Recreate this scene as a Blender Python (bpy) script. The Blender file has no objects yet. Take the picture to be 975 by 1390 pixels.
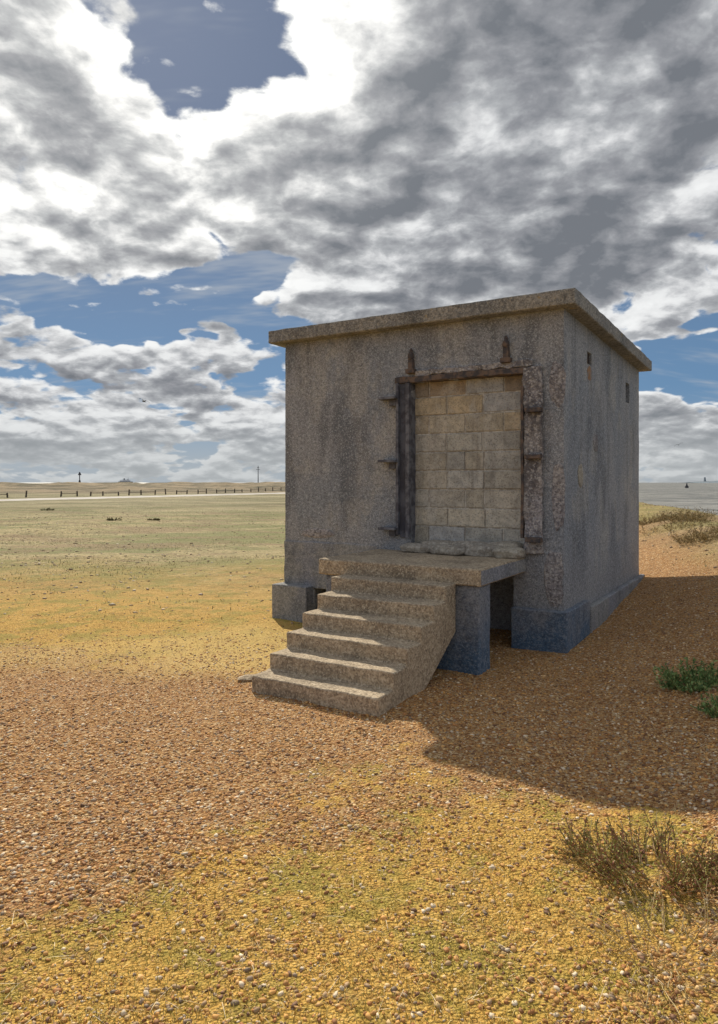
import bpy, bmesh, math, random
import numpy as np
from mathutils import Vector, Matrix, noise as mn
random.seed(7); rng=np.random.default_rng(11)
scene=bpy.context.scene
R=math.radians
F=960.0; PX=487.0; HY=655.0; EYE=1.65
COL=scene.collection

# ------------------------------------------------------------ helpers
def ss(a,b,x):
    t=np.clip((x-a)/(b-a),0,1); return t*t*(3-2*t)
def vnoise(x,y,seed=0):
    xi=np.floor(x); yi=np.floor(y); fx=x-xi; fy=y-yi
    fx=fx*fx*(3-2*fx); fy=fy*fy*(3-2*fy)
    def h(a,b):
        v=np.sin(a*127.1+b*311.7+seed*74.7)*43758.5453
        return v-np.floor(v)
    return (h(xi,yi)*(1-fx)+h(xi+1,yi)*fx)*(1-fy)+(h(xi,yi+1)*(1-fx)+h(xi+1,yi+1)*fx)*fy
def fbm(x,y,seed=0,o=4):
    s=0;a=.5;t=0
    for i in range(o):
        s=s+a*vnoise(x*2**i+i*17.3,y*2**i-i*9.1,seed+i); t+=a; a*=.5
    return s/t
def H(x,y):
    x=np.asarray(x,float); y=np.asarray(y,float)
    xc=4.2+.22*y+ .5*(fbm(x*0+3,y/3.,5)-.5)
    s=x-xc
    h=.8*ss(-4,0,s)-3.6*ss(.5,12,s)
    d=np.hypot(x-.5,y-4)
    h=h+.07*(fbm(x/1.8,y/1.8,1)-.5)+.03*(fbm(x/.45,y/.45,2)-.5)*(1-ss(8,20,d))
    h=h+.22*(fbm(x/2.2,y/2.2,21)-.5)*ss(-2.5,-.5,s)
    h=h+.34*(fbm(x/6,y/6,9)-.5)*ss(10,25,y)*(1-ss(-8,-2,s))*(1-ss(40,55,y))
    h=h+ss(105,160,y)*2.6*(fbm(x/11,y/11,3)**1.3)*(1-ss(4,20,s))
    h=h-5*ss(240,300,y)-5*ss(330,390,np.abs(x))-5*ss(330,390,-y)
    return h
def masks(x,y):
    s=x-(4.2+.22*y)
    n=fbm(x/1.1,y/1.1,31); n2=fbm(x/.35,y/.35,37); big=fbm(x/5,y/5,41)
    sh=ss(2.6,4.0,y+2.8*(n-.5)+.2*np.maximum(x,0)-.35*np.minimum(x,0))*(1-ss(5.6,7.6,y-1.6*np.maximum(x,0)+2*(n-.5)))
    sh=np.clip(sh*(.45+.85*n)+.55*(n2-.25)*(y<8),0,1)
    right=ss(-5.2,-3.6,s+.8*(n-.5))*ss(3.4,4.6,y+1.2*(n-.5))*(1-.85*ss(-2.2,-.4,s+1.5*(n-.5)))
    sh=np.clip(np.maximum(sh,right*(.75+.5*n)),0,1)
    field=ss(8,17,y-1.2*np.maximum(x,0)+6*(big-.5))*(1-ss(-6.5,-4.5,s))
    field=np.maximum(field,.75*ss(-2.0,-.6,s+1.2*(n-.5)))
    sand=ss(.95,.15,np.hypot((x+1.2)/2.9,(y-6.9)/1.6)+.9*(n-.5))
    return sh,field,sand

class NT:
    def __init__(s,t): s.t=t
    def n(s,typ,**k):
        nd=s.t.nodes.new(typ)
        for a,b in k.items(): setattr(nd,a,b)
        return nd
    def put(s,sock,v):
        if v is None: return
        if isinstance(v,bpy.types.NodeSocket): s.t.links.new(v,sock)
        else:
            if isinstance(v,(tuple,list)) and len(v)==3 and sock.type=='RGBA': v=(*v,1)
            sock.default_value=v
    def m(s,op,a,b=None,c=None,clamp=False):
        nd=s.n('ShaderNodeMath',operation=op,use_clamp=clamp)
        for i,v in enumerate((a,b,c)): s.put(nd.inputs[i],v)
        return nd.outputs[0]
    def vm(s,op,a,b=None,out=0):
        nd=s.n('ShaderNodeVectorMath',operation=op)
        s.put(nd.inputs[0],a); s.put(nd.inputs[1],b); return nd.outputs[out]
    def scale(s,a,k):
        nd=s.n('ShaderNodeVectorMath',operation='SCALE'); s.put(nd.inputs[0],a); s.put(nd.inputs[3],k); return nd.outputs[0]
    def mix(s,f,a,b,mode='MIX'):
        nd=s.n('ShaderNodeMix',data_type='RGBA',blend_type=mode)
        s.put(nd.inputs[0],f); s.put(nd.inputs[6],a); s.put(nd.inputs[7],b); return nd.outputs[2]
    def mr(s,v,a,b,c=0.,d=1.,smooth=True):
        nd=s.n('ShaderNodeMapRange',interpolation_type='SMOOTHSTEP' if smooth else 'LINEAR')
        for i,x in enumerate((v,a,b,c,d)): s.put(nd.inputs[i],x)
        return nd.outputs[0]
    def ramp(s,f,stops,interp='LINEAR'):
        nd=s.n('ShaderNodeValToRGB'); cr=nd.color_ramp; cr.interpolation=interp
        while len(cr.elements)<len(stops): cr.elements.new(.5)
        for e,(p,c) in zip(cr.elements,stops): e.position=p; e.color=(*c,1)
        s.put(nd.inputs[0],f); return nd.outputs[0]
    def noise(s,v,sc,det=5,ro=.55,dist=0.,out=0):
        nd=s.n('ShaderNodeTexNoise'); s.put(nd.inputs['Vector'],v)
        nd.inputs['Scale'].default_value=sc; nd.inputs['Detail'].default_value=det
        nd.inputs['Roughness'].default_value=ro; nd.inputs['Distortion'].default_value=dist
        return nd.outputs[out]
    def vor(s,v,sc,out='Distance',feat='F1'):
        nd=s.n('ShaderNodeTexVoronoi',feature=feat); s.put(nd.inputs['Vector'],v)
        nd.inputs['Scale'].default_value=sc; return nd.outputs[out]
    def sep(s,v):
        nd=s.n('ShaderNodeSeparateXYZ'); s.put(nd.inputs[0],v); return nd.outputs
    def comb(s,x,y,z):
        nd=s.n('ShaderNodeCombineXYZ')
        for i,v in enumerate((x,y,z)): s.put(nd.inputs[i],v)
        return nd.outputs[0]
    def mapping(s,v,loc=(0,0,0),rot=(0,0,0),sc=(1,1,1),typ='POINT'):
        nd=s.n('ShaderNodeMapping',vector_type=typ); s.put(nd.inputs[0],v)
        nd.inputs[1].default_value=loc; nd.inputs[2].default_value=rot; nd.inputs[3].default_value=sc
        return nd.outputs[0]
    def bump(s,h,st=.5,d=.01,nrm=None):
        nd=s.n('ShaderNodeBump'); nd.inputs['Strength'].default_value=st; nd.inputs['Distance'].default_value=d
        s.put(nd.inputs['Height'],h)
        if nrm is not None: s.put(nd.inputs['Normal'],nrm)
        return nd.outputs[0]
def newmat(name):
    m=bpy.data.materials.new(name); m.use_nodes=True; t=m.node_tree
    b=t.nodes['Principled BSDF']; b.inputs['Roughness'].default_value=.9
    b.inputs['Specular IOR Level'].default_value=.2
    return m,NT(t),b
def coord(N,o='Object'): return N.n('ShaderNodeTexCoord').outputs[o]

def concrete(name,cA,cB,cD,cL,sp=75,dark=.5,light=.5,lichen=0.,bs=.5,stain=.5,low=None,wash=None,streak=0.,shade_tint=None,gd=.6):
    m,N,b=newmat(name); co=coord(N)
    c=N.mix(N.mr(N.noise(co,1.1,4,.65),.42,.58),cA,cB)
    z=N.sep(co)[2]
    if wash:
        w=N.mr(N.noise(N.mapping(co,loc=(4,1,7),sc=(1.2,1.2,.8)),1.5,5,.7),.50,.62)
        c=N.mix(N.m('MULTIPLY',w,.75),c,wash)
    st=N.mr(N.noise(N.mapping(co,sc=(2.0,2.0,.7)),1.1,5,.68,.4),.46,.66)
    c=N.mix(N.m('MULTIPLY',st,stain),c,cD)
    if streak:
        s1=N.mr(N.noise(N.mapping(co,sc=(3.2,3.2,.25)),1.2,4,.6),.51,.70)
        s1=N.m('MULTIPLY',s1,N.mr(z,1.2,3.4,.15,1.))
        c=N.mix(N.m('MULTIPLY',s1,streak),c,cD)
    if low:
        c=N.mix(N.m('MULTIPLY',N.mr(N.m('ADD',z,N.noise(co,3,3,.6)),1.6,.8),.8),c,low)
    if shade_tint:  # shade colour painted into the base colour, stronger towards the bottom
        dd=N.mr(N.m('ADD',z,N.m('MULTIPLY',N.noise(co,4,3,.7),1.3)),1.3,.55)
        c=N.mix(N.m('MULTIPLY',dd,.9),c,shade_tint)
    r=N.sep(N.vor(co,sp,'Color'))[0]
    c=N.mix(N.m('MULTIPLY',N.mr(r,.40,.15),dark),c,cD)
    c=N.mix(N.m('MULTIPLY',N.mr(r,.70,.95),light),c,cL)
    g=N.noise(co,28,3,.8)
    c=N.mix(N.m('MULTIPLY',N.mr(g,.50,.66),gd),c,cD)
    c=N.mix(N.m('MULTIPLY',N.mr(g,.46,.34),gd*.65),c,cL)
    if lichen:
        l=N.m('MULTIPLY',N.mr(N.noise(co,6,5,.75),.62,.68),N.mr(N.noise(co,1.5,2,.5),.47,.6))
        c=N.mix(N.m('MULTIPLY',l,lichen),c,(.40,.25,.05))
    N.put(b.inputs['Base Color'],c)
    N.put(b.inputs['Normal'],N.bump(N.m('MULTIPLY',g,2.2),bs,.011))
    return m

# ------------------------------------------------------------ materials
WALL=concrete('roughcast_concrete',(.25,.27,.305),(.31,.315,.335),(.085,.09,.105),(.53,.55,.58),100,.42,.45,stain=.55,low=(.285,.285,.295),wash=(.385,.37,.35),streak=.5,bs=.5,gd=.42)
ROOF=concrete('weathered_slab',(.22,.215,.21),(.30,.28,.25),(.08,.08,.08),(.48,.46,.42),85,.45,.4,lichen=.9,bs=.5,stain=.65,streak=.3)
STEP=concrete('step_concrete',(.46,.365,.255),(.36,.29,.21),(.135,.105,.075),(.70,.60,.45),85,.5,.5,stain=.5,gd=.5)
BLUE=concrete('shade_tinted_concrete',(.21,.225,.26),(.26,.265,.28),(.05,.065,.10),(.40,.42,.45),90,.4,.3,stain=.6,shade_tint=(.07,.135,.225),bs=.6,gd=.45)  # bluish shade of the under-platform parts painted into the concrete colour
PLIN=concrete('plinth_concrete',(.24,.25,.285),(.30,.30,.295),(.10,.105,.115),(.48,.47,.46),90,.4,.4,stain=.6,gd=.45)
SURR=concrete('broken_render',(.30,.285,.305),(.39,.36,.345),(.09,.085,.095),(.58,.56,.55),60,.5,.5,stain=.75,bs=.9)
STONE=concrete('old_stone',(.40,.36,.29),(.34,.31,.27),(.16,.14,.12),(.56,.53,.47),60,.35,.35)
def simple(name,c1,c2,sc=8,rough=.8,metal=0.,bs=.4,bd=.005):
    m,N,b=newmat(name); co=coord(N)
    N.put(b.inputs['Base Color'],N.mix(N.mr(N.noise(co,sc,4,.65),.4,.6),c1,c2))
    b.inputs['Roughness'].default_value=rough; b.inputs['Metallic'].default_value=metal
    N.put(b.inputs['Normal'],N.bump(N.noise(co,sc*4,3,.6),bs,bd)); return m
RUST=simple('rusty_iron',(.065,.06,.065),(.16,.115,.09),14,.85)
IRON=simple('weathered_iron',(.17,.175,.20),(.08,.08,.095),9,.75)
VOID=simple('dark_vent',(.012,.014,.02),(.03,.025,.02),9,.95)
WOOD=simple('weathered_timber',(.07,.055,.045),(.12,.10,.08),5)
WHITEP=simple('white_paint',(.75,.76,.78),(.6,.6,.62),1,.5)
DARKP=simple('dark_paint',(.04,.045,.06),(.06,.06,.07),1,.5)
WEB=simple('channel_web',(.11,.115,.14),(.06,.06,.075),6,.8)
GULL=simple('gull_feathers',(.08,.08,.085),(.14,.14,.14),3,.8)
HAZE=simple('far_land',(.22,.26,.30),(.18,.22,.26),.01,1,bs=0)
RSTAIN=simple('rust_stained_render',(.30,.17,.09),(.24,.20,.18),12,.9)

def attrmat(name,rough=.9,attr='Col',bump=None):
    m,N,b=newmat(name)
    a=N.n('ShaderNodeAttribute',attribute_name=attr)
    c=a.outputs['Color']
    if bump:
        co=coord(N)
        c=N.mix(N.m('MULTIPLY',N.mr(N.noise(co,bump,5,.7),.38,.62),.75),c,N.mix(1.,c,(.60,.61,.62),'MULTIPLY'))
        c=N.mix(N.m('MULTIPLY',N.mr(N.noise(N.mapping(co,loc=(2,2,2),sc=(1,1,.6)),3.,5,.7),.50,.66),.65),c,(.54,.52,.48))
        c=N.mix(N.m('MULTIPLY',N.mr(N.noise(N.mapping(co,loc=(9,2,2),sc=(4,4,.5)),2.,4,.7),.54,.70),.4),c,(.17,.155,.14))
        N.put(b.inputs['Normal'],N.bump(N.noise(co,bump*2.5,4,.75),.9,.012))
        vr=N.sep(N.vor(co,90,'Color'))[0]
        c=N.mix(N.m('MULTIPLY',N.mr(vr,.3,.1),.45),c,(.15,.135,.12))
    N.put(b.inputs['Base Color'],c); b.inputs['Roughness'].default_value=rough
    return m
BLOCK=attrmat('block_masonry',bump=9)
LEAF=attrmat('plant_leaf',.75)
PEB=attrmat('pebble_stone',.65)

# ------------------------------------------------------------ mesh helpers
def finish(ob,parent=None,smooth=40):
    COL.objects.link(ob)
    if parent: ob.parent=parent
    if smooth:
        me=ob.data
        me.polygons.foreach_set('use_smooth',[True]*len(me.polygons))
        me.set_sharp_from_angle(angle=R(smooth))
    return ob
def jit(v,amp,fr=5.):
    return v+mn.noise_vector(v*fr)*amp+mn.noise_vector(v*fr*3.3)*amp*.45
def gridbox(name,x0,x1,y0,y1,z0,z1,mat,parent,step=.07,amp=.006,bevel=.012,fr=5,zf=None):
    nx=max(1,round((x1-x0)/step)); ny=max(1,round((y1-y0)/step)); nz=max(1,round((z1-z0)/step))
    V={};vs=[];fs=[]
    def g(i,j,k):
        q=(i,j,k)
        if q not in V:
            p=Vector((x0+(x1-x0)*i/nx,y0+(y1-y0)*j/ny,z0+(z1-z0)*k/nz))
            if zf: p=zf(p)
            V[q]=len(vs); vs.append(jit(p,amp,fr))
        return V[q]
    for i in range(nx):
        for j in range(ny):
            fs.append((g(i,j,0),g(i,j+1,0),g(i+1,j+1,0),g(i+1,j,0)))
            fs.append((g(i,j,nz),g(i+1,j,nz),g(i+1,j+1,nz),g(i,j+1,nz)))
    for i in range(nx):
        for k in range(nz):
            fs.append((g(i,0,k),g(i+1,0,k),g(i+1,0,k+1),g(i,0,k+1)))
            fs.append((g(i,ny,k),g(i,ny,k+1),g(i+1,ny,k+1),g(i+1,ny,k)))
    for j in range(ny):
        for k in range(nz):
            fs.append((g(0,j,k),g(0,j,k+1),g(0,j+1,k+1),g(0,j+1,k)))
            fs.append((g(nx,j,k),g(nx,j+1,k),g(nx,j+1,k+1),g(nx,j,k+1)))
    me=bpy.data.meshes.new(name); me.from_pydata(vs,[],fs); me.materials.append(mat)
    ob=bpy.data.objects.new(name,me); finish(ob,parent)
    if bevel:
        b=ob.modifiers.new('b','BEVEL'); b.width=bevel; b.segments=2; b.limit_method='ANGLE'; b.angle_limit=R(50)
    return ob
def npmesh(name,verts,faces,cols,mat,smooth=False,parent=None):
    me=bpy.data.meshes.new(name); n=len(verts); m,k=faces.shape
    me.vertices.add(n); me.vertices.foreach_set('co',verts.astype(np.float32).ravel())
    me.loops.add(m*k); me.loops.foreach_set('vertex_index',faces.astype(np.int32).ravel())
    me.polygons.add(m); me.polygons.foreach_set('loop_start',np.arange(0,m*k,k,dtype=np.int32))
    me.polygons.foreach_set('loop_total',np.full(m,k,dtype=np.int32))
    me.polygons.foreach_set('use_smooth',np.full(m,smooth))
    me.update(calc_edges=True)
    if cols is not None:
        a=me.color_attributes.new('Col','FLOAT_COLOR','POINT')
        a.data.foreach_set('color',np.c_[cols,np.ones(n)].astype(np.float32).ravel())
    me.materials.append(mat); me.validate()
    ob=bpy.data.objects.new(name,me); COL.objects.link(ob)
    if parent: ob.parent=parent
    return ob
def empty(name,loc=(0,0,0),rz=0):
    e=bpy.data.objects.new(name,None); e.location=loc; e.rotation_euler=(0,0,rz); COL.objects.link(e); return e
def lump(name,c,r,mat,parent,seed=0,amp=.15,sq=.6,rz=0):
    bm=bmesh.new(); bmesh.ops.create_icosphere(bm,subdivisions=4,radius=1)
    for v in bm.verts:
        p=v.co.copy(); p=Vector([math.copysign(abs(a)**sq,a) for a in p])
        p+=mn.noise_vector(p*1.3+Vector((seed*7,0,0)))*amp+mn.noise_vector(p*4+Vector((seed,3,0)))*amp*.3
        q=Vector((p.x*r[0],p.y*r[1],p.z*r[2])); q.rotate(Matrix.Rotation(rz,3,'Z'))
        v.co=q+Vector(c)
    me=bpy.data.meshes.new(name); bm.to_mesh(me); me.materials.append(mat)
    ob=bpy.data.objects.new(name,me); return finish(ob,parent,60)

# ------------------------------------------------------------ building
C=Vector((1.978,6.83,0)); RZ=math.atan2(-.5224,.8527)
B=empty('concrete_bunker_building',C,RZ)
W=3.369; D=3.92
wall=gridbox('walls',-W,0,0,D,-.4,3.36,WALL,B,step=.08,amp=.004,bevel=0)
cut=[gridbox('c1',-1.662,-.387,-.3,.16,.96,2.74,SURR,B,step=.05,amp=.012,bevel=0,fr=7),
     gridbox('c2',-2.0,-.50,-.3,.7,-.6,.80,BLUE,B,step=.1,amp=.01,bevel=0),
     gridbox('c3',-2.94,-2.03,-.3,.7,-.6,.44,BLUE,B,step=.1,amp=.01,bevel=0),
     gridbox('c4',-.12,.2,.90,1.10,2.93,3.06,VOID,B,step=.05,amp=.006,bevel=0),
     gridbox('c5',-.12,.2,2.98,3.22,2.72,2.98,VOID,B,step=.05,amp=.006,bevel=0)]
for c in cut:
    md=wall.modifiers.new('b','BOOLEAN'); md.object=c; md.operation='DIFFERENCE'; md.solver='EXACT'
bpy.context.view_layer.update()
dg=bpy.context.evaluated_depsgraph_get()
nm=bpy.data.meshes.new_from_object(wall.evaluated_get(dg))
wall.modifiers.clear(); wall.data=nm; nm.set_sharp_from_angle(angle=R(35))
for c in cut: bpy.data.objects.remove(c)
bv=wall.modifiers.new('b','BEVEL'); bv.width=.008; bv.segments=2; bv.limit_method='ANGLE'; bv.angle_limit=R(60)
def rf(p): p.z-=.02*max(0,p.y)*.9; return p
gridbox('roof_slab',-W-.15,.15,-.15,D+.15,3.33,3.48,ROOF,B,step=.05,amp=.006,bevel=.012,fr=6,zf=rf)
gridbox('lower_wall_band',-W-.012,-2.06,-.014,.05,.40,.95,PLIN,B,step=.05,amp=.008)
gridbox('plinth_left',-3.46,-2.95,-.15,.5,-.35,.43,PLIN,B,amp=.006)
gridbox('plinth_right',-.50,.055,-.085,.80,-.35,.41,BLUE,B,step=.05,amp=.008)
gridbox('side_footing',.0,.07,.82,D+.06,-.3,.33,PLIN,B,amp=.015)
gridbox('left_footing',-W-.07,-W+.01,.52,D+.06,-.3,.25,PLIN,B,amp=.015)
gridbox('vent_grille',-.10,-.085,.88,1.12,2.91,3.08,RUST,B,amp=0,bevel=0,step=1)
gridbox('vent_grille_2',-.10,-.085,2.96,3.24,2.70,3.0,VOID,B,amp=0,bevel=0,step=1)
for i in range(4): gridbox('vent_bar',-.03,-.015,.93+.045*i,.94+.045*i,2.92,3.07,RUST,B,amp=0,bevel=0,step=1)
lump('vent_rust_patch',(-.004,1.0,2.84),(.011,.10,.085),RSTAIN,B,8,.25,.9)
lump('wall_patch',(0.0,.62,1.72),(.012,.10,.13),STONE,B,3,.2,.9)
lump('wall_patch_2',(0.0,1.3,2.1),(.010,.12,.10),SURR,B,5,.2,.9)
for i,(a,zz,w,hh) in enumerate([(-.06,2.6,.07,.22),(-.05,1.5,.06,.30),(-.10,.72,.09,.25),(-2.9,1.05,.25,.05)]):
    lump('render_patch',(a,-.001,zz),(w,.010,hh),SURR,B,i+20,.32,.8)
vs=[];fs=[];cl=[]
z=.985; row=0; x0,x1=-1.69,-.36
pal=[(.52,.485,.42),(.48,.46,.41),(.45,.44,.41),(.57,.52,.43),(.43,.405,.36),(.50,.46,.385)]
def addbox(a,b,c,d,e,f,col,bv=.006):
    n=len(vs)
    P=[(a,d,e),(b,d,e),(b,d,f),(a,d,f),(a,c+bv,e),(b,c+bv,e),(b,c+bv,f),(a,c+bv,f),
       (a+bv,c,e+bv),(b-bv,c,e+bv),(b-bv,c,f-bv),(a+bv,c,f-bv)]
    for p in P: vs.append([p[0]+random.uniform(-.002,.002),p[1],p[2]+random.uniform(-.002,.002)]); cl.append(col)
    for q in [(8,9,10,11),(4,5,9,8),(5,6,10,9),(6,7,11,10),(7,4,8,11),(0,1,5,4),(1,2,6,5),(2,3,7,6),(3,0,4,7)]:
        fs.append([n+i for i in q])
while z<2.74:
    h=min(.186,2.755-z); x=x0-(0.0 if row%2 else .21)
    while x<x1:
        w=.405+random.uniform(-.012,.012)
        if random.random()<.12: w=.2
        a=max(x,x0); b=min(x+w,x1)
        if b-a>.04:
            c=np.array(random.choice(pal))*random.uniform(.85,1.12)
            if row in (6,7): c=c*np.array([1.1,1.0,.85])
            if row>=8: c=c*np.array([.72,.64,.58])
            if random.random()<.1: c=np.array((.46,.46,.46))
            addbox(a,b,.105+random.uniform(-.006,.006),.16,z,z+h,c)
        x+=w+.014
    z+=h+.014; row+=1
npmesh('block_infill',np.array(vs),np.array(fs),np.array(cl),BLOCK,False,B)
gridbox('mortar',-1.70,-.35,.118,.158,.93,2.76,simple('mortar_lime',(.56,.54,.50),(.34,.31,.28),20),B,step=.05,amp=.005,bevel=0)
gridbox('lintel_angle',-1.83,-.37,-.035,.10,2.735,2.80,RUST,B,step=.05,amp=.012,bevel=.006,fr=8)
gridbox('lintel_render',-1.60,-.30,-.03,.04,2.80,2.86,SURR,B,step=.04,amp=.022,bevel=.006,fr=9)
gridbox('jamb_flange',-1.815,-1.785,-.06,.02,1.08,2.73,IRON,B,step=.08,amp=.004,bevel=.004)
gridbox('jamb_web',-1.785,-1.70,-.018,.05,1.05,2.73,WEB,B,step=.08,amp=.004,bevel=.003)
gridbox('jamb_flange_inner',-1.70,-1.655,-.05,.11,1.05,2.73,IRON,B,step=.08,amp=.005,bevel=.004)
gridbox('right_pier',-.392,-.20,-.045,.11,.95,2.79,SURR,B,step=.035,amp=.022,bevel=.008,fr=7)
gridbox('right_angle',-.41,-.385,-.06,.10,1.1,2.6,RUST,B,step=.06,amp=.006,bevel=.003)
for zz in (2.56,1.87,1.13):
    gridbox('hinge_plate',-2.0,-1.79,-.13,.01,zz,zz+.028,IRON,B,step=.03,amp=.008,bevel=.004)
    gridbox('hinge_web',-1.90,-1.82,-.06,.01,zz-.07,zz,IRON,B,step=.03,amp=.008,bevel=.004)
for zz in (2.34,1.88,1.07):
    gridbox('keeper_plate',-.345,-.20,-.13,-.02,zz,zz+.045,RUST,B,step=.03,amp=.012,bevel=.004)
for xx,zz in ((-1.64,2.85),(-.57,2.87)):
    gridbox('pin_base',xx-.05,xx+.05,-.07,.02,zz-.02,zz+.03,RUST,B,step=.03,amp=.006,bevel=.004)
    gridbox('pin_back',xx-.028,xx+.028,-.05,.01,zz+.03,zz+.14,RUST,B,step=.03,amp=.006,bevel=.004)
    lump('pin_knob',(xx,-.035,zz+.17),(.034,.03,.045),RUST,B,1,.1,.9)
    lump('pin_tip',(xx,-.03,zz+.225),(.018,.018,.03),RUST,B,2,.1,.9)
for i,(a,b,w,hh) in enumerate([(-1.50,-.10,.20,.05),(-1.14,-.14,.21,.055),(-.78,-.09,.2,.065),(-.50,-.14,.15,.06),(-1.3,-.0,.2,.075),(-.95,.0,.2,.08),(-.6,.02,.2,.085)]):
    lump('sill_stone',(a,b,.925+hh*.5),(w,.13,hh),STONE,B,i,.16,.6,random.uniform(-.2,.2))
gridbox('platform_slab',-2.05,-.375,-1.2,.0,.76,.91,STEP,B,step=.05,amp=.005,bevel=.014)
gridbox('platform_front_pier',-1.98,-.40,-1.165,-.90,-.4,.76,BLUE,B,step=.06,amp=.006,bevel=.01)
gridbox('platform_edge_band',-.376,-.368,-1.19,-.01,.775,.895,PLIN,B,step=.06,amp=.003,bevel=0)
def stair():
    prof=[(-2.56,-.25),(-2.55,.13)]
    y=-2.55
    for k in range(1,7):
        prof.append((y+.225,.13*k))
        if k<6: prof.append((y+.225,.13*(k+1)))
        y+=.225
    prof+=[(-1.2,.36),(-2.22,-.25)]
    P=[]
    n=len(prof)
    for i in range(n):
        a=Vector(prof[i]); b=Vector(prof[(i+1)%n]); m=max(1,round((b-a).length/.05))
        for k in range(m): P.append(a+(b-a)*k/m)
    nx=24; vs=[];fs=[]
    for i in range(nx+1):
        x=-1.75+1.15*i/nx
        for p in P:
            v=Vector((x,p.x,p.y)); vs.append(jit(v,.006,6))
    m=len(P)
    for i in range(nx):
        for k in range(m):
            fs.append((i*m+k,i*m+(k+1)%m,(i+1)*m+(k+1)%m,(i+1)*m+k))
    fs.append(tuple(range(m-1,-1,-1))); fs.append(tuple(nx*m+k for k in range(m)))
    me=bpy.data.meshes.new('stair'); me.from_pydata(vs,[],fs); me.materials.append(STEP)
    bm=bmesh.new(); bm.from_mesh(me); bmesh.ops.recalc_face_normals(bm,faces=bm.faces); bm.to_mesh(me)
    ob=bpy.data.objects.new('stair_flight',me); finish(ob,B)
    b=ob.modifiers.new('b','BEVEL'); b.width=.010; b.segments=2; b.limit_method='ANGLE'; b.angle_limit=R(50)
stair()

# ------------------------------------------------------------ ground
def sinhax(n,c,a,b):
    t=np.linspace(-1,1,n); return c+a*np.sinh(b*t)
gx=sinhax(440,.5,1.2,6.5); gy=sinhax(440,4.5,1.2,6.5)
X,Y=np.meshgrid(gx,gy,indexing='xy'); Z=H(X,Y)
n=len(gx); idx=np.arange(n*n).reshape(n,n)
faces=np.stack([idx[:-1,:-1],idx[:-1,1:],idx[1:,1:],idx[1:,:-1]],-1).reshape(-1,4)
sh,fi,sa=masks(X,Y)
m,N,b=newmat('shingle_ground')
at=N.n('ShaderNodeAttribute',attribute_name='Col'); sx=N.sep(at.outputs['Color'])
co=coord(N); xyz=N.sep(co)
wob=N.noise(co,7,4,.75)
msh=N.mr(N.m('ADD',sx[0],N.m('MULTIPLY',N.m('SUBTRACT',wob,.5),1.7)),.25,.65)
vn=N.n('ShaderNodeTexVoronoi'); N.put(vn.inputs['Vector'],co); vn.inputs['Scale'].default_value=75
v1=N.sep(vn.outputs['Color'])
pc=N.ramp(v1[0],[(0,(.17,.075,.03)),(.25,(.38,.18,.065)),(.5,(.55,.30,.11)),(.75,(.46,.27,.13)),(.92,(.68,.46,.22)),(1,(.80,.65,.44))])
fn=N.noise(co,42,4,.8)
moss=N.ramp(fn,[(.32,(.27,.15,.035)),(.5,(.64,.38,.085)),(.68,(.84,.57,.18))])
moss=N.mix(N.m('MULTIPLY',N.mr(N.noise(co,2.3,4,.7),.46,.60),.85),moss,N.ramp(fn,[(.3,(.17,.14,.03)),(.5,(.39,.31,.06)),(.7,(.60,.46,.13))]))
c=N.mix(msh,moss,pc)
mid=N.noise(co,.7,6,.84)
fcol=N.ramp(mid,[(.38,(.10,.095,.04)),(.45,(.27,.25,.11)),(.52,(.56,.44,.22)),(.58,(.33,.31,.13)),(.64,(.60,.46,.26)),(.70,(.18,.14,.07))])
fcol=N.mix(.5,fcol,N.ramp(N.noise(co,9,4,.9),[(.34,(.10,.085,.035)),(.47,(.40,.33,.16)),(.60,(.74,.60,.37))]))
fcol=N.mix(N.m('MULTIPLY',N.mr(N.noise(N.mapping(co,loc=(3,8,0),sc=(.14,.30,.1)),1,5,.72),.46,.54),.8),fcol,(.23,.245,.09))
fcol=N.mix(N.m('MULTIPLY',N.mr(N.noise(N.mapping(co,loc=(13,1,0),sc=(.22,.5,.1)),1,5,.72),.50,.58),.7),fcol,(.34,.24,.14))
far=N.mr(xyz[1],20,60)
ffar=N.ramp(N.noise(N.mapping(co,sc=(.07,.16,.1)),1,7,.8),[(.40,(.12,.115,.055)),(.5,(.26,.24,.13)),(.58,(.41,.35,.22))])
fcol=N.mix(N.m('MULTIPLY',far,.8),fcol,ffar)
fcol=N.mix(N.m('MULTIPLY',N.mr(xyz[1],92,120),.8),fcol,N.mix(N.mr(N.noise(N.mapping(co,sc=(.12,.12,.3)),1,5,.7),.4,.6),(.06,.05,.03),(.28,.21,.13)))
c=N.mix(sx[1],c,fcol)
c=N.mix(N.m('MULTIPLY',sx[2],.8),c,N.mix(fn,(.62,.40,.10),(.88,.67,.27)))
c=N.mix(N.m('MULTIPLY',N.mr(wob,.52,.66),.3),c,(.22,.11,.045))
N.put(b.inputs['Base Color'],c)
hh=N.m('ADD',N.m('MULTIPLY',vn.outputs['Distance'],-1.1),N.m('MULTIPLY',fn,1.5))
hh=N.m('ADD',hh,N.m('MULTIPLY',mid,N.mr(xyz[1],6,14,0,24)))
N.put(b.inputs['Normal'],N.bump(hh,.9,.018))
g=npmesh('ground',np.c_[X.ravel(),Y.ravel(),Z.ravel()],faces,np.c_[sh.ravel(),fi.ravel(),sa.ravel()],m,True)

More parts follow.
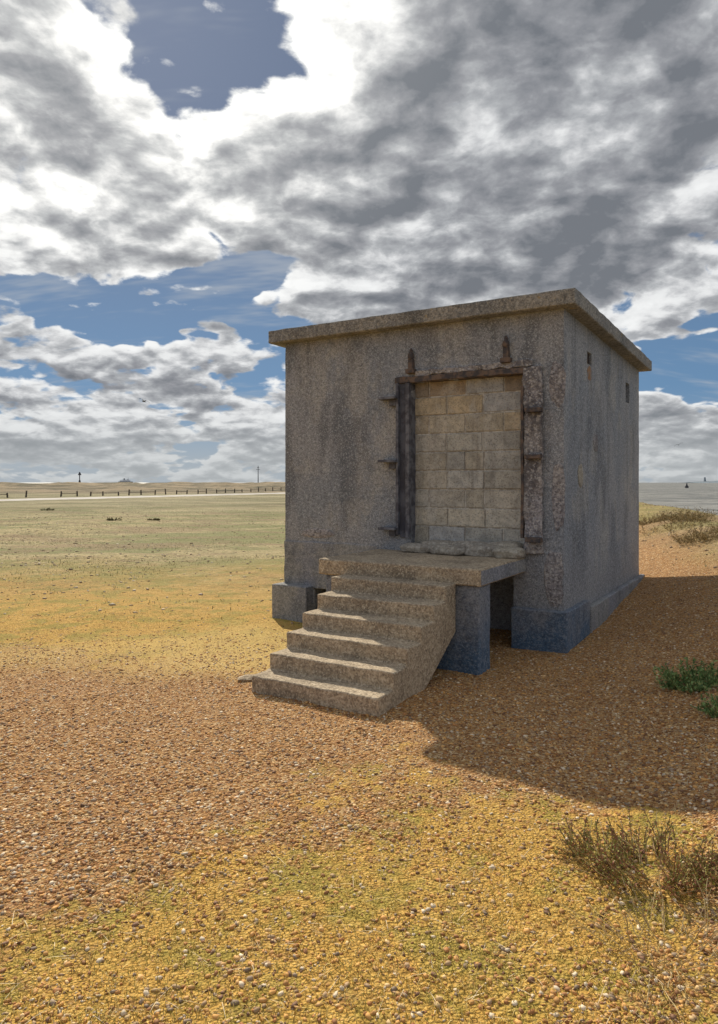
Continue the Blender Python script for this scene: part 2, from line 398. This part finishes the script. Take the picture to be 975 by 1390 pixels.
def ico():
    bm=bmesh.new(); bmesh.ops.create_icosphere(bm,subdivisions=1,radius=1)
    v=np.array([x.co[:] for x in bm.verts]); f=np.array([[q.index for q in x.verts] for x in bm.faces]); bm.free(); return v,f
iv,iff=ico()
def pebbles(name,num,ya,yb,rmin,rmax,seed,dens,pal):
    r=np.random.default_rng(seed)
    y=ya*(yb/ya)**(r.random(num)**.85); x=(r.random(num)*2-1)*(.62*y+.5)
    keep=r.random(num)<dens(x,y)
    x=x[keep];y=y[keep];k=len(x)
    z=H(x,y); rad=rmin+(rmax-rmin)*r.random(k)**2.6
    a=r.random(k)*6.283
    sc=np.c_[rad*r.uniform(.9,1.6,k),rad*r.uniform(.7,1.1,k),rad*r.uniform(.35,.75,k)]
    V=iv[None]*sc[:,None]*(1+.16*r.normal(size=(k,len(iv),1)))
    tx=r.normal(size=k)*.35
    ca,sa2=np.cos(tx)[:,None],np.sin(tx)[:,None]
    Yv=V[...,1]*ca-V[...,2]*sa2; Zv=V[...,1]*sa2+V[...,2]*ca; Xv=V[...,0]
    ca,sa2=np.cos(a)[:,None],np.sin(a)[:,None]
    P=np.stack([Xv*ca-Yv*sa2+x[:,None],Xv*sa2+Yv*ca+y[:,None],Zv+z[:,None]+rad[:,None]*.15],-1).reshape(-1,3)
    Fc=(iff[None]+(np.arange(k)*len(iv))[:,None,None]).reshape(-1,3)
    pal=np.array(pal)
    cc=pal[r.integers(0,len(pal),k)]*r.uniform(.7,1.15,(k,1))
    npmesh(name,P,Fc,np.repeat(cc,len(iv),0),PEB,True)
PP=[(.56,.29,.10),(.46,.21,.075),(.64,.38,.15),(.34,.165,.07),(.72,.50,.25),(.48,.32,.18),(.22,.12,.07),(.76,.63,.46),(.62,.33,.11),(.68,.37,.12),(.34,.25,.17)]
def d1(x,y):
    s,f,a=masks(x,y); pn=fbm(x/.22,y/.22,77)
    return np.clip((.12+1.0*s+.10*a-.6*f)*(.3+1.35*pn),0.02,1)
pebbles('shingle_pebbles',125000,1.7,9.5,.0035,.0120,3,d1,PP)
pebbles('field_stones',14000,8.,40.,.010,.035,9,lambda x,y:np.clip(masks(x,y)[1]*(fbm(x/1.2,y/1.2,66)*2-.5)+.05,0,1),[(.52,.40,.25),(.40,.28,.17),(.62,.52,.38),(.28,.20,.13)])

def blades(name,num,ya,yb,lmin,lmax,wid,flat,seed,pal,fn):
    r=np.random.default_rng(seed)
    y=ya*(yb/ya)**r.random(num); x=(r.random(num)*2-1)*(.62*y+.5)
    keep=r.random(num)<fn(x,y); x=x[keep];y=y[keep];k=len(x); z=H(x,y)
    L=r.uniform(lmin,lmax,k); a=r.random(k)*6.283; t=r.uniform(*flat,k)
    dx=np.cos(a)*np.cos(t);dy=np.sin(a)*np.cos(t);dz=np.sin(t)
    wx=-np.sin(a)*wid;wy=np.cos(a)*wid
    b0=np.c_[x-wx,y-wy,z];b1=np.c_[x+wx,y+wy,z]
    m0=np.c_[x+dx*L*.55-wx*.8,y+dy*L*.55-wy*.8,z+dz*L*.6+.004];m1=np.c_[x+dx*L*.55+wx*.8,y+dy*L*.55+wy*.8,z+dz*L*.6+.004]
    t0=np.c_[x+dx*L*1.0-wx*.2,y+dy*L-wy*.2,z+dz*L*.9+.003];t1=np.c_[x+dx*L+wx*.2,y+dy*L+wy*.2,z+dz*L*.9+.003]
    P=np.stack([b0,b1,m1,m0,t1,t0],1).reshape(-1,3)
    base=(np.arange(k)*6)[:,None]
    Fc=np.concatenate([base+np.array([[0,1,2,3]]),base+np.array([[3,2,4,5]])])
    pal=np.array(pal); cc=pal[r.integers(0,len(pal),k)]*r.uniform(.7,1.2,(k,1))
    npmesh(name,P,Fc,np.repeat(cc,6,0),LEAF,False)
mossf=lambda x,y:(lambda s,f,a:np.clip((1-1.3*s)*(fbm(x/.3,y/.3,91)*2-.3),0.02,1)*(1-.4*a))(*masks(x,y))
blades('short_grass',100000,1.7,9.,.006,.020,.0016,(.2,1.1),5,[(.68,.46,.12),(.54,.40,.10),(.80,.60,.24),(.42,.34,.08)],mossf)
blades('straw_litter',3200,1.7,9.,.02,.10,.0011,(.0,.15),6,[(.70,.56,.36),(.56,.42,.23),(.78,.66,.46)],lambda x,y:.4+0*x)
blades('field_grass',60000,7.,45.,.02,.05,.005,(.3,1.2),8,[(.40,.35,.15),(.27,.28,.11),(.56,.46,.25),(.19,.20,.08)],
   lambda x,y:np.clip(masks(x,y)[1]*(fbm(x/1.5,y/1.5,61)*3.6-1.4),0,1))

def plant(name,x,y,rad,ht,ns,nl,ll,lw,pal,stemc,seed,straw=0,ell=1.):
    r=np.random.default_rng(seed); P=[];Fq=[];Cc=[]
    def quad(a,b,c,d,col):
        n=len(P); P.extend([a,b,c,d]); Fq.append((n,n+1,n+2,n+3)); Cc.extend([col]*4)
    for i in range(ns):
        az=r.random()*6.283; rr=math.sqrt(r.random())*rad*.55
        bx,by=x+math.cos(az)*rr*ell,y+math.sin(az)*rr
        p=np.array([bx,by,float(H(bx,by))-.01])
        az2=az+r.normal()*.7; tilt=r.uniform(.25,1.2); L=r.uniform(.5,1.)*math.hypot(rad*.6,ht)*1.05
        isstraw=i<straw
        if isstraw: tilt=r.uniform(.1,.9); L*=1.25
        d=np.array([math.cos(az2)*math.cos(tilt)*ell,math.sin(az2)*math.cos(tilt),math.sin(tilt)])
        seg=6; w=.0022 if not isstraw else .0014
        col=np.array(stemc)*r.uniform(.7,1.3) if not isstraw else np.array((.62,.50,.28))*r.uniform(.7,1.2)
        for s in range(seg):
            q=p+d*L/seg; side=np.cross(d,[0,0,1.]); side/=max(1e-6,np.linalg.norm(side)); side*=w
            quad(p-side,p+side,q+side*.8,q-side*.8,col)
            up=np.cross(side,d); up=up/max(1e-6,np.linalg.norm(up))*w
            quad(p-up,p+up,q+up*.8,q-up*.8,col)
            if not isstraw:
                for j in range(nl):
                    lp=p+(q-p)*r.random(); ld=r.normal(size=3)*.8+d*.6+np.array([0,0,.5]); ld/=np.linalg.norm(ld)
                    sd=np.cross(ld,r.normal(size=3)); sd/=np.linalg.norm(sd)
                    l=ll*r.uniform(.5,1.2); ww=lw*r.uniform(.7,1.2)
                    c=np.array(pal[r.integers(0,len(pal))])*r.uniform(.7,1.25)
                    quad(lp,lp+ld*l*.5+sd*ww,lp+ld*l,lp+ld*l*.5-sd*ww,c)
            p=q; d=d+r.normal(size=3)*.14+np.array([0,0,-.05 if s>2 else .05]); d/=np.linalg.norm(d)
            if p[2]<float(H(p[0],p[1])): p[2]=float(H(p[0],p[1]))+.005
    return npmesh(name,np.array(P),np.array(Fq),np.array(Cc),LEAF,False)
olive=[(.28,.29,.08),(.38,.35,.12),(.20,.21,.07),(.50,.39,.16),(.42,.20,.13)]
green=[(.15,.26,.09),(.23,.34,.12),(.10,.17,.06),(.36,.42,.17)]
plant('sea_purslane_shrub',1.24,2.95,.29,.12,150,7,.017,.0036,olive,(.36,.20,.13),1,50,1.25)
plant('sea_purslane_shrub',1.04,3.14,.15,.12,60,7,.016,.0034,olive,(.36,.20,.13),2,20,1.2)
plant('sea_purslane_shrub',1.47,2.83,.19,.10,70,7,.016,.0034,olive,(.32,.17,.11),3,22)
plant('dry_grass_clump',1.08,2.45,.30,.12,80,1,.02,.002,[(.5,.4,.2)],(.5,.38,.2),4,70)
plant('dry_grass_clump',1.32,2.2,.22,.10,60,1,.02,.002,[(.5,.4,.2)],(.5,.38,.2),14,50)
plant('green_ragwort',2.50,5.28,.24,.15,110,5,.030,.007,green,(.28,.26,.10),5,16,1.2)
plant('green_ragwort',2.40,4.66,.15,.12,60,5,.026,.006,green,(.28,.26,.10),6,10)
plant('green_ragwort',2.66,4.9,.10,.07,30,5,.026,.006,green,(.28,.26,.10),7,8)
r2=random.Random(4)
for i in range(16):
    yy=r2.uniform(10.5,18); xx=4.2+.22*yy+r2.uniform(-1.2,.35)
    plant('marram_tuft',xx,yy,r2.uniform(.25,.6),.08,60,3,.06,.005,[(.26,.20,.09),(.38,.28,.13),(.14,.12,.06)],(.34,.25,.14),20+i,30,1.7)
for i,(px,py,w) in enumerate([(155,709,.25),(208,708,.2),(65,694,.3)]):
    yy=F*EYE/(py-HY); xx=(px-PX)/F*yy
    plant('low_scrub',xx,yy,w,.05+.05*w,40,5,.04,.012,[(.16,.16,.08),(.26,.22,.11),(.13,.12,.07)],(.2,.15,.09),40+i,10,1.8)
lump('broken_kerb_stone',(-.87,5.95,float(H(-.87,5.95))+.005),(.15,.07,.03),STEP,None,9,.25,.7,.3)
lump('broken_kerb_stone',(-.70,6.14,float(H(-.7,6.14))+.0),(.10,.08,.03),STEP,None,12,.25,.7,-.4)

# ------------------------------------------------------------ road, fence, distance
def catm(pts,n=14):
    out=[]
    P=[Vector(p) for p in pts]; P=[2*P[0]-P[1]]+P+[2*P[-1]-P[-2]]
    for i in range(1,len(P)-2):
        for k in range(n):
            t=k/n; a,b_,c_,d_=P[i-1],P[i],P[i+1],P[i+2]
            out.append(.5*((2*b_)+(c_-a)*t+(2*a-5*b_+4*c_-d_)*t*t+(3*b_-a-3*c_+d_)*t**3))
    return out
cl_=catm([(-90,42),(-60,50),(-37,62),(-25,82),(-16,101),(-8,112)],24)
vs=[];fs=[];NW=7
for i,p in enumerate(cl_):
    q=cl_[min(i+1,len(cl_)-1)]; o=cl_[max(i-1,0)]; t=(q-o).normalized(); nrm=Vector((-t.y,t.x))
    for k in range(NW):
        w=(k/(NW-1)-.5)*(6.5); pp=p+nrm*w; vs.append((pp.x,pp.y,float(H(pp.x,pp.y))+.03+(.02 if 0<k<NW-1 else -.06)))
for i in range(len(cl_)-1):
    for k in range(NW-1): a=i*NW+k; fs.append((a,a+1,a+NW+1,a+NW))
npmesh('gravel_track',np.array(vs),np.array(fs),None,simple('track_gravel',(.42,.40,.37),(.33,.30,.27),.6),True)

E=empty('post_and_rail_fence')
def bmobj(name,build,mat,parent=None,smooth=0):
    bm=bmesh.new(); build(bm); me=bpy.data.meshes.new(name); bm.to_mesh(me); bm.free(); me.materials.append(mat)
    ob=bpy.data.objects.new(name,me); return finish(ob,parent,smooth)
def boxin(bm,c,s,rot=None,taper=1.):
    r=bmesh.ops.create_cube(bm,size=1)
    for v in r['verts']:
        k=taper if v.co.z>0 else 1
        p=Vector((v.co.x*s[0]*k,v.co.y*s[1]*k,v.co.z*s[2]))
        if rot is not None: p=rot@p
        v.co=p+Vector(c)
fp=[]
A0=Vector((-75,58)); A1=Vector((-38,77)); A2=Vector((-12.5,124)); A3=Vector((-2,140))
for a,b_ in ((A0,A1),(A1,A2),(A2,A3)):
    nn=int((b_-a).length/2.1)
    for k in range(nn): fp.append(a+(b_-a)*(k+random.uniform(-.15,.15))/nn)
def posts(bm):
    for p in fp:
        if random.random()<.08: continue
        hgt=random.uniform(.45,.85)
        boxin(bm,(p.x,p.y,float(H(p.x,p.y))+hgt/2-.1),(.15,.15,hgt+.2),Matrix.Rotation(random.uniform(-.1,.1),3,'Y'),.85)
bmobj('posts',posts,WOOD,E)
def rails(bm):
    for a,b_ in zip(fp[:-1],fp[1:]):
        if random.random()<.5: continue
        d=b_-a; ang=math.atan2(d.y,d.x); mid=(a+b_)/2
        boxin(bm,(mid.x,mid.y,float(H(mid.x,mid.y))+.36),(d.length,.05,.06),Matrix.Rotation(ang,3,'Z'))
bmobj('rails',rails,WOOD,E)

def beacon(bm):
    boxin(bm,(-79,200,2.),(.2,.2,4.2)); boxin(bm,(-79,200,1.7),(.7,.3,1.2),None,.6)
    r=bmesh.ops.create_cone(bm,cap_ends=True,segments=10,radius1=.5,radius2=.1,depth=.9)
    for v in r['verts']: v.co+=Vector((-79,200,4.2))
bmobj('navigation_beacon',beacon,DARKP)
def mast(bm):
    boxin(bm,(-32.8,230,3.5),(.3,.3,7.2),None,.5); boxin(bm,(-32.8,230,5.9),(1.3,.12,.12)); boxin(bm,(-32.8,230,6.5),(.7,.12,.12))
bmobj('signal_mast',mast,DARKP)
FE=empty('ferry_ship',(-990,3000,-1.6))
def hull(bm):
    n=12; rows=[]
    for z,k in ((0,.86),(7,1.)):
        row=[]
        for i in range(n+1):
            t=i/n; xx=(-32+64*t)*k; w=5*(1-abs(2*t-1)**3)+.3
            row.append((bm.verts.new((xx,-w,z)),bm.verts.new((xx,w,z))))
        rows.append(row)
    for i in range(n):
        for s in (0,1): bm.faces.new((rows[0][i][s],rows[0][i+1][s],rows[1][i+1][s],rows[1][i][s]))
        bm.faces.new((rows[1][i][0],rows[1][i+1][0],rows[1][i+1][1],rows[1][i][1]))
bmobj('hull',hull,DARKP,FE)
def sup(bm):
    boxin(bm,(-2,0,9.5),(44,8,5)); boxin(bm,(2,0,13.5),(28,7,3.2)); boxin(bm,(10,0,16.4),(8,6,2.6))
bmobj('superstructure',sup,WHITEP,FE)
def fun(bm):
    boxin(bm,(-6,0,18),(5,3,6),None,.8); boxin(bm,(11,0,21),(.6,.6,7))
bmobj('funnel_and_mast',fun,DARKP,FE)
def buoy(bm):
    for rr,z0,dp,r2_ in ((1.0,-1.1,1.2,1.0),(.7,.2,1.8,.2)):
        r=bmesh.ops.create_cone(bm,cap_ends=True,segments=12,radius1=rr,radius2=r2_,depth=dp)
        for v in r['verts']: v.co+=Vector((.4635*420,420,z0))
    boxin(bm,(.4635*420,420,1.3),(.25,.25,.7))
bmobj('channel_buoy',buoy,DARKP)
def isl(bm):
    n=60; top=[];bot=[]
    for i in range(n+1):
        t=i/n; xx=2330+t*900; hz=18*math.sin(math.pi*min(1,t*1.4+.02))**.6 if t<.7 else 14*(1-(t-.7)/.3)+1
        hz=max(.5,hz+4*mn.noise(Vector((t*9,0,0))))
        top.append(bm.verts.new((xx,5000,hz-1.6))); bot.append((bm.verts.new((xx,4850,-1.7)),bm.verts.new((xx,5150,-1.7))))
    for i in range(n):
        bm.faces.new((bot[i][0],bot[i+1][0],top[i+1],top[i])); bm.faces.new((bot[i][1],bot[i+1][1],top[i+1],top[i]))
    boxin(bm,(2440,4990,24),(12,12,30),None,.6)
bmobj('distant_headland',isl,HAZE)

def gull(name,px,py,dist,span,bank):
    p=Vector(((px-PX)/F*dist,dist,EYE+(HY-py)/F*dist))
    bm=bmesh.new(); s=span/2
    rings=[(-.42,.01),(-.36,.05),(-.28,.055),(-.15,.085),(.05,.08),(.22,.04),(.36,.035),(.46,.005)]
    pr=None
    for xx,rr in rings:
        ring=[bm.verts.new((xx*s,math.cos(a)*rr*s*1.1,math.sin(a)*rr*s)) for a in [k*math.pi/4 for k in range(8)]]
        if pr:
            for k in range(8): bm.faces.new((pr[k],pr[(k+1)%8],ring[(k+1)%8],ring[k]))
        pr=ring
    for sg in (-1,1):
        st=[(0,-.16,.12,.03),(.35,-.20,.10,.22),(.7,-.10,.12,.20),(1.0,.08,.12,.06)]
        pr=None
        for yy,a,b_,zz in st:
            cur=[bm.verts.new((a*s,sg*yy*s,zz*s+.01*s)),bm.verts.new((b_*s,sg*yy*s,zz*s)),bm.verts.new((a*s*.5+b_*s*.5,sg*yy*s,zz*s-.02*s))]
            if pr:
                for k in range(3): bm.faces.new((pr[k],pr[(k+1)%3],cur[(k+1)%3],cur[k]))
            pr=cur
    t=[bm.verts.new(v) for v in ((.34*s,-.03*s,0),(.34*s,.03*s,0),(.62*s,.09*s,.0),(.62*s,-.09*s,.0))]
    bm.faces.new(t)
    me=bpy.data.meshes.new(name); bm.to_mesh(me); me.materials.append(GULL)
    ob=bpy.data.objects.new(name,me); ob.location=p; ob.rotation_euler=(bank,.1,1.2); finish(ob,None,60)
gull('flying_gull',195,545,65,1.35,.35)
gull('flying_gull',921,604,95,1.25,-.4)

m,N,b=newmat('sea_water'); co=coord(N)
v=N.mapping(co,sc=(.3,1.,1)); w=N.noise(v,.45,5,.65,.3)
rip=N.noise(N.mapping(co,sc=(.07,.22,1)),1.,6,.82)
N.put(b.inputs['Base Color'],N.ramp(rip,[(.40,(.08,.09,.09)),(.50,(.19,.19,.175)),(.58,(.31,.30,.275)),(.66,(.50,.50,.48))]))
b.inputs['Roughness'].default_value=.45; b.inputs['Specular IOR Level'].default_value=.15
N.put(b.inputs['Normal'],N.bump(w,1.,1.0))
bm=bmesh.new(); bmesh.ops.create_grid(bm,x_segments=20,y_segments=20,size=30000)
for vv in bm.verts: vv.co.z=-1.6
me=bpy.data.meshes.new('sea'); bm.to_mesh(me); me.materials.append(m); COL.objects.link(bpy.data.objects.new('sea',me))

# ------------------------------------------------------------ light and sky
AZ=-19.; EL=36.5
S=Vector((math.sin(R(AZ))*math.cos(R(EL)),math.cos(R(AZ))*math.cos(R(EL)),math.sin(R(EL))))
sl=bpy.data.lights.new('sun','SUN'); sl.energy=5.0; sl.angle=R(.5); sl.color=(1,.90,.73)
so=bpy.data.objects.new('sun',sl); so.rotation_euler=S.to_track_quat('Z','Y').to_euler(); so.location=(0,0,30); COL.objects.link(so)

wd=bpy.data.worlds.new('World'); scene.world=wd; wd.use_nodes=True
t=wd.node_tree; t.nodes.clear(); N=NT(t)
out=N.n('ShaderNodeOutputWorld'); bg=N.n('ShaderNodeBackground'); bg.inputs[1].default_value=.1
t.links.new(bg.outputs[0],out.inputs[0])
sky=N.n('ShaderNodeTexSky',sky_type='NISHITA',sun_disc=False,sun_elevation=R(EL),sun_rotation=R(360+AZ),air_density=1.,dust_density=.6,ozone_density=2.)
gen=coord(N,'Generated')
g3=N.sep(gen); az=N.m('ARCTAN2',g3[0],g3[1]); el=N.m('ARCSINE',g3[2])
zc=N.m('ADD',N.m('MAXIMUM',g3[2],0.),.34)
p=N.comb(N.m('DIVIDE',g3[0],zc),N.m('DIVIDE',g3[1],zc),N.m('MULTIPLY',g3[2],1.1))
ae=N.comb(az,el,0.)
def pxae(px,py):
    a=math.atan((px-PX)/F); return a,math.atan((HY-py)/F*math.cos(a))
warp=N.vm('SUBTRACT',N.noise(p,3.5,3,.6,out=1),(.5,.5,.5))
aew=N.vm('MULTIPLY',N.vm('ADD',ae,N.scale(warp,.24)),(1,1,0))
blobs=[(290,85,110,40,15,-.17),(90,405,210,36,0,-.27),(320,410,60,45,0,-.14),(930,490,130,34,0,-.32),
 (700,110,360,220,0,.26),(60,200,220,110,-25,.20),(390,225,180,80,-25,.20),(430,375,110,45,-10,.20),(800,340,260,110,0,.20),
 (110,315,240,34,0,.14),(240,465,140,20,-10,.18),(150,400,60,16,-10,.14),(180,550,330,40,0,.20),(100,610,330,22,0,.12),(930,600,160,45,0,.14),(520,300,140,80,0,.1),(60,60,110,90,0,.14),(930,60,120,140,0,.12)]
bias=None
for (px,py,rx,ry,ro,w) in blobs:
    a,e=pxae(px,py)
    q=N.mapping(aew,loc=(a,e,0),rot=(0,0,R(ro)),sc=(rx/F,ry/F,1),typ='TEXTURE')
    v_=N.mr(N.vm('LENGTH',q,out=1),1.35,.25,0.,w)
    bias=v_ if bias is None else N.m('ADD',bias,v_)
p1=N.vm('ADD',N.vm('ADD',p,(3.1,.4,0)),N.scale(warp,.10))
n1=N.noise(p1,3.6,8,.54)
zz_=S.z+.34
sp=(S.x/zz_,S.y/zz_,S.z*1.1)
tow=N.vm('SUBTRACT',sp,p)
off=N.vm('ADD',p1,N.scale(N.vm('NORMALIZE',tow),.05))
n1b=N.noise(off,3.6,8,.54)
n2=N.noise(N.vm('ADD',p,(1.1,5.4,2)),12.,5,.60)
puff=N.vor(N.vm('ADD',p,N.scale(warp,.5)),11.,'Distance')
Dn=N.m('ADD',N.m('ADD',N.m('MULTIPLY',n1,1.35),N.m('MULTIPLY',n2,.22)),-.12)
Dn=N.m('SUBTRACT',Dn,N.m('MULTIPLY',puff,.18))
Dn=N.m('ADD',Dn,bias)
cover=N.mr(Dn,.48,.58)
rel=N.m('MULTIPLY',N.m('SUBTRACT',n1,n1b),2.5)
shade=N.m('ADD',N.m('SUBTRACT',N.m('ADD',N.m('MULTIPLY',Dn,.70),.17),rel),N.m('MULTIPLY',N.m('SUBTRACT',n2,.5),.28))
sd=N.vm('DOT_PRODUCT',gen,tuple(S),out=1)
glow=N.mr(sd,.88,1.,0.,1.)
shade=N.m('SUBTRACT',shade,N.m('MULTIPLY',glow,.07))
cc=N.ramp(shade,[(.36,(.90,.91,.91)),(.50,(.80,.81,.815)),(.59,(.60,.61,.625)),(.68,(.42,.435,.455)),(.78,(.30,.31,.335)),(.95,(.18,.195,.22))])
cc=N.mix(glow,cc,N.mix(1.,cc,(1.45,1.42,1.35),'MULTIPLY'))
x10=N.mix(1.,cc,(10,10,10),'MULTIPLY')
bl=N.mix(N.mr(g3[2],.05,.45),(1.2,2.5,4.3),(1.3,1.7,2.5))
skyc=N.mix(.82,N.mix(1.,sky.outputs[0],(.55,.62,.75),'MULTIPLY'),bl)
veil=N.mr(N.noise(N.mapping(p,loc=(7,2,0),rot=(0,0,.5),sc=(.9,3.2,1)),2.2,4,.7),.48,.72,0,.55)
skyc=N.mix(veil,skyc,(4.8,5.1,5.4))
res=N.mix(cover,skyc,x10)
hz=N.mr(g3[2],.13,.0,0.,.7)
res=N.mix(hz,res,(4.7,5.0,5.1))
N.put(bg.inputs[0],res)

cam=bpy.data.cameras.new('camera'); cam.sensor_fit='VERTICAL'; cam.sensor_height=36; cam.lens=36*F/1390
cam.shift_y=-40/1390; cam.clip_start=.05; cam.clip_end=60000
cob=bpy.data.objects.new('camera',cam); cob.location=(0,0,EYE); cob.rotation_euler=(R(90),0,0); COL.objects.link(cob)
scene.camera=cob
scene.view_settings.view_transform='Standard'; scene.view_settings.look='None'; scene.view_settings.exposure=0
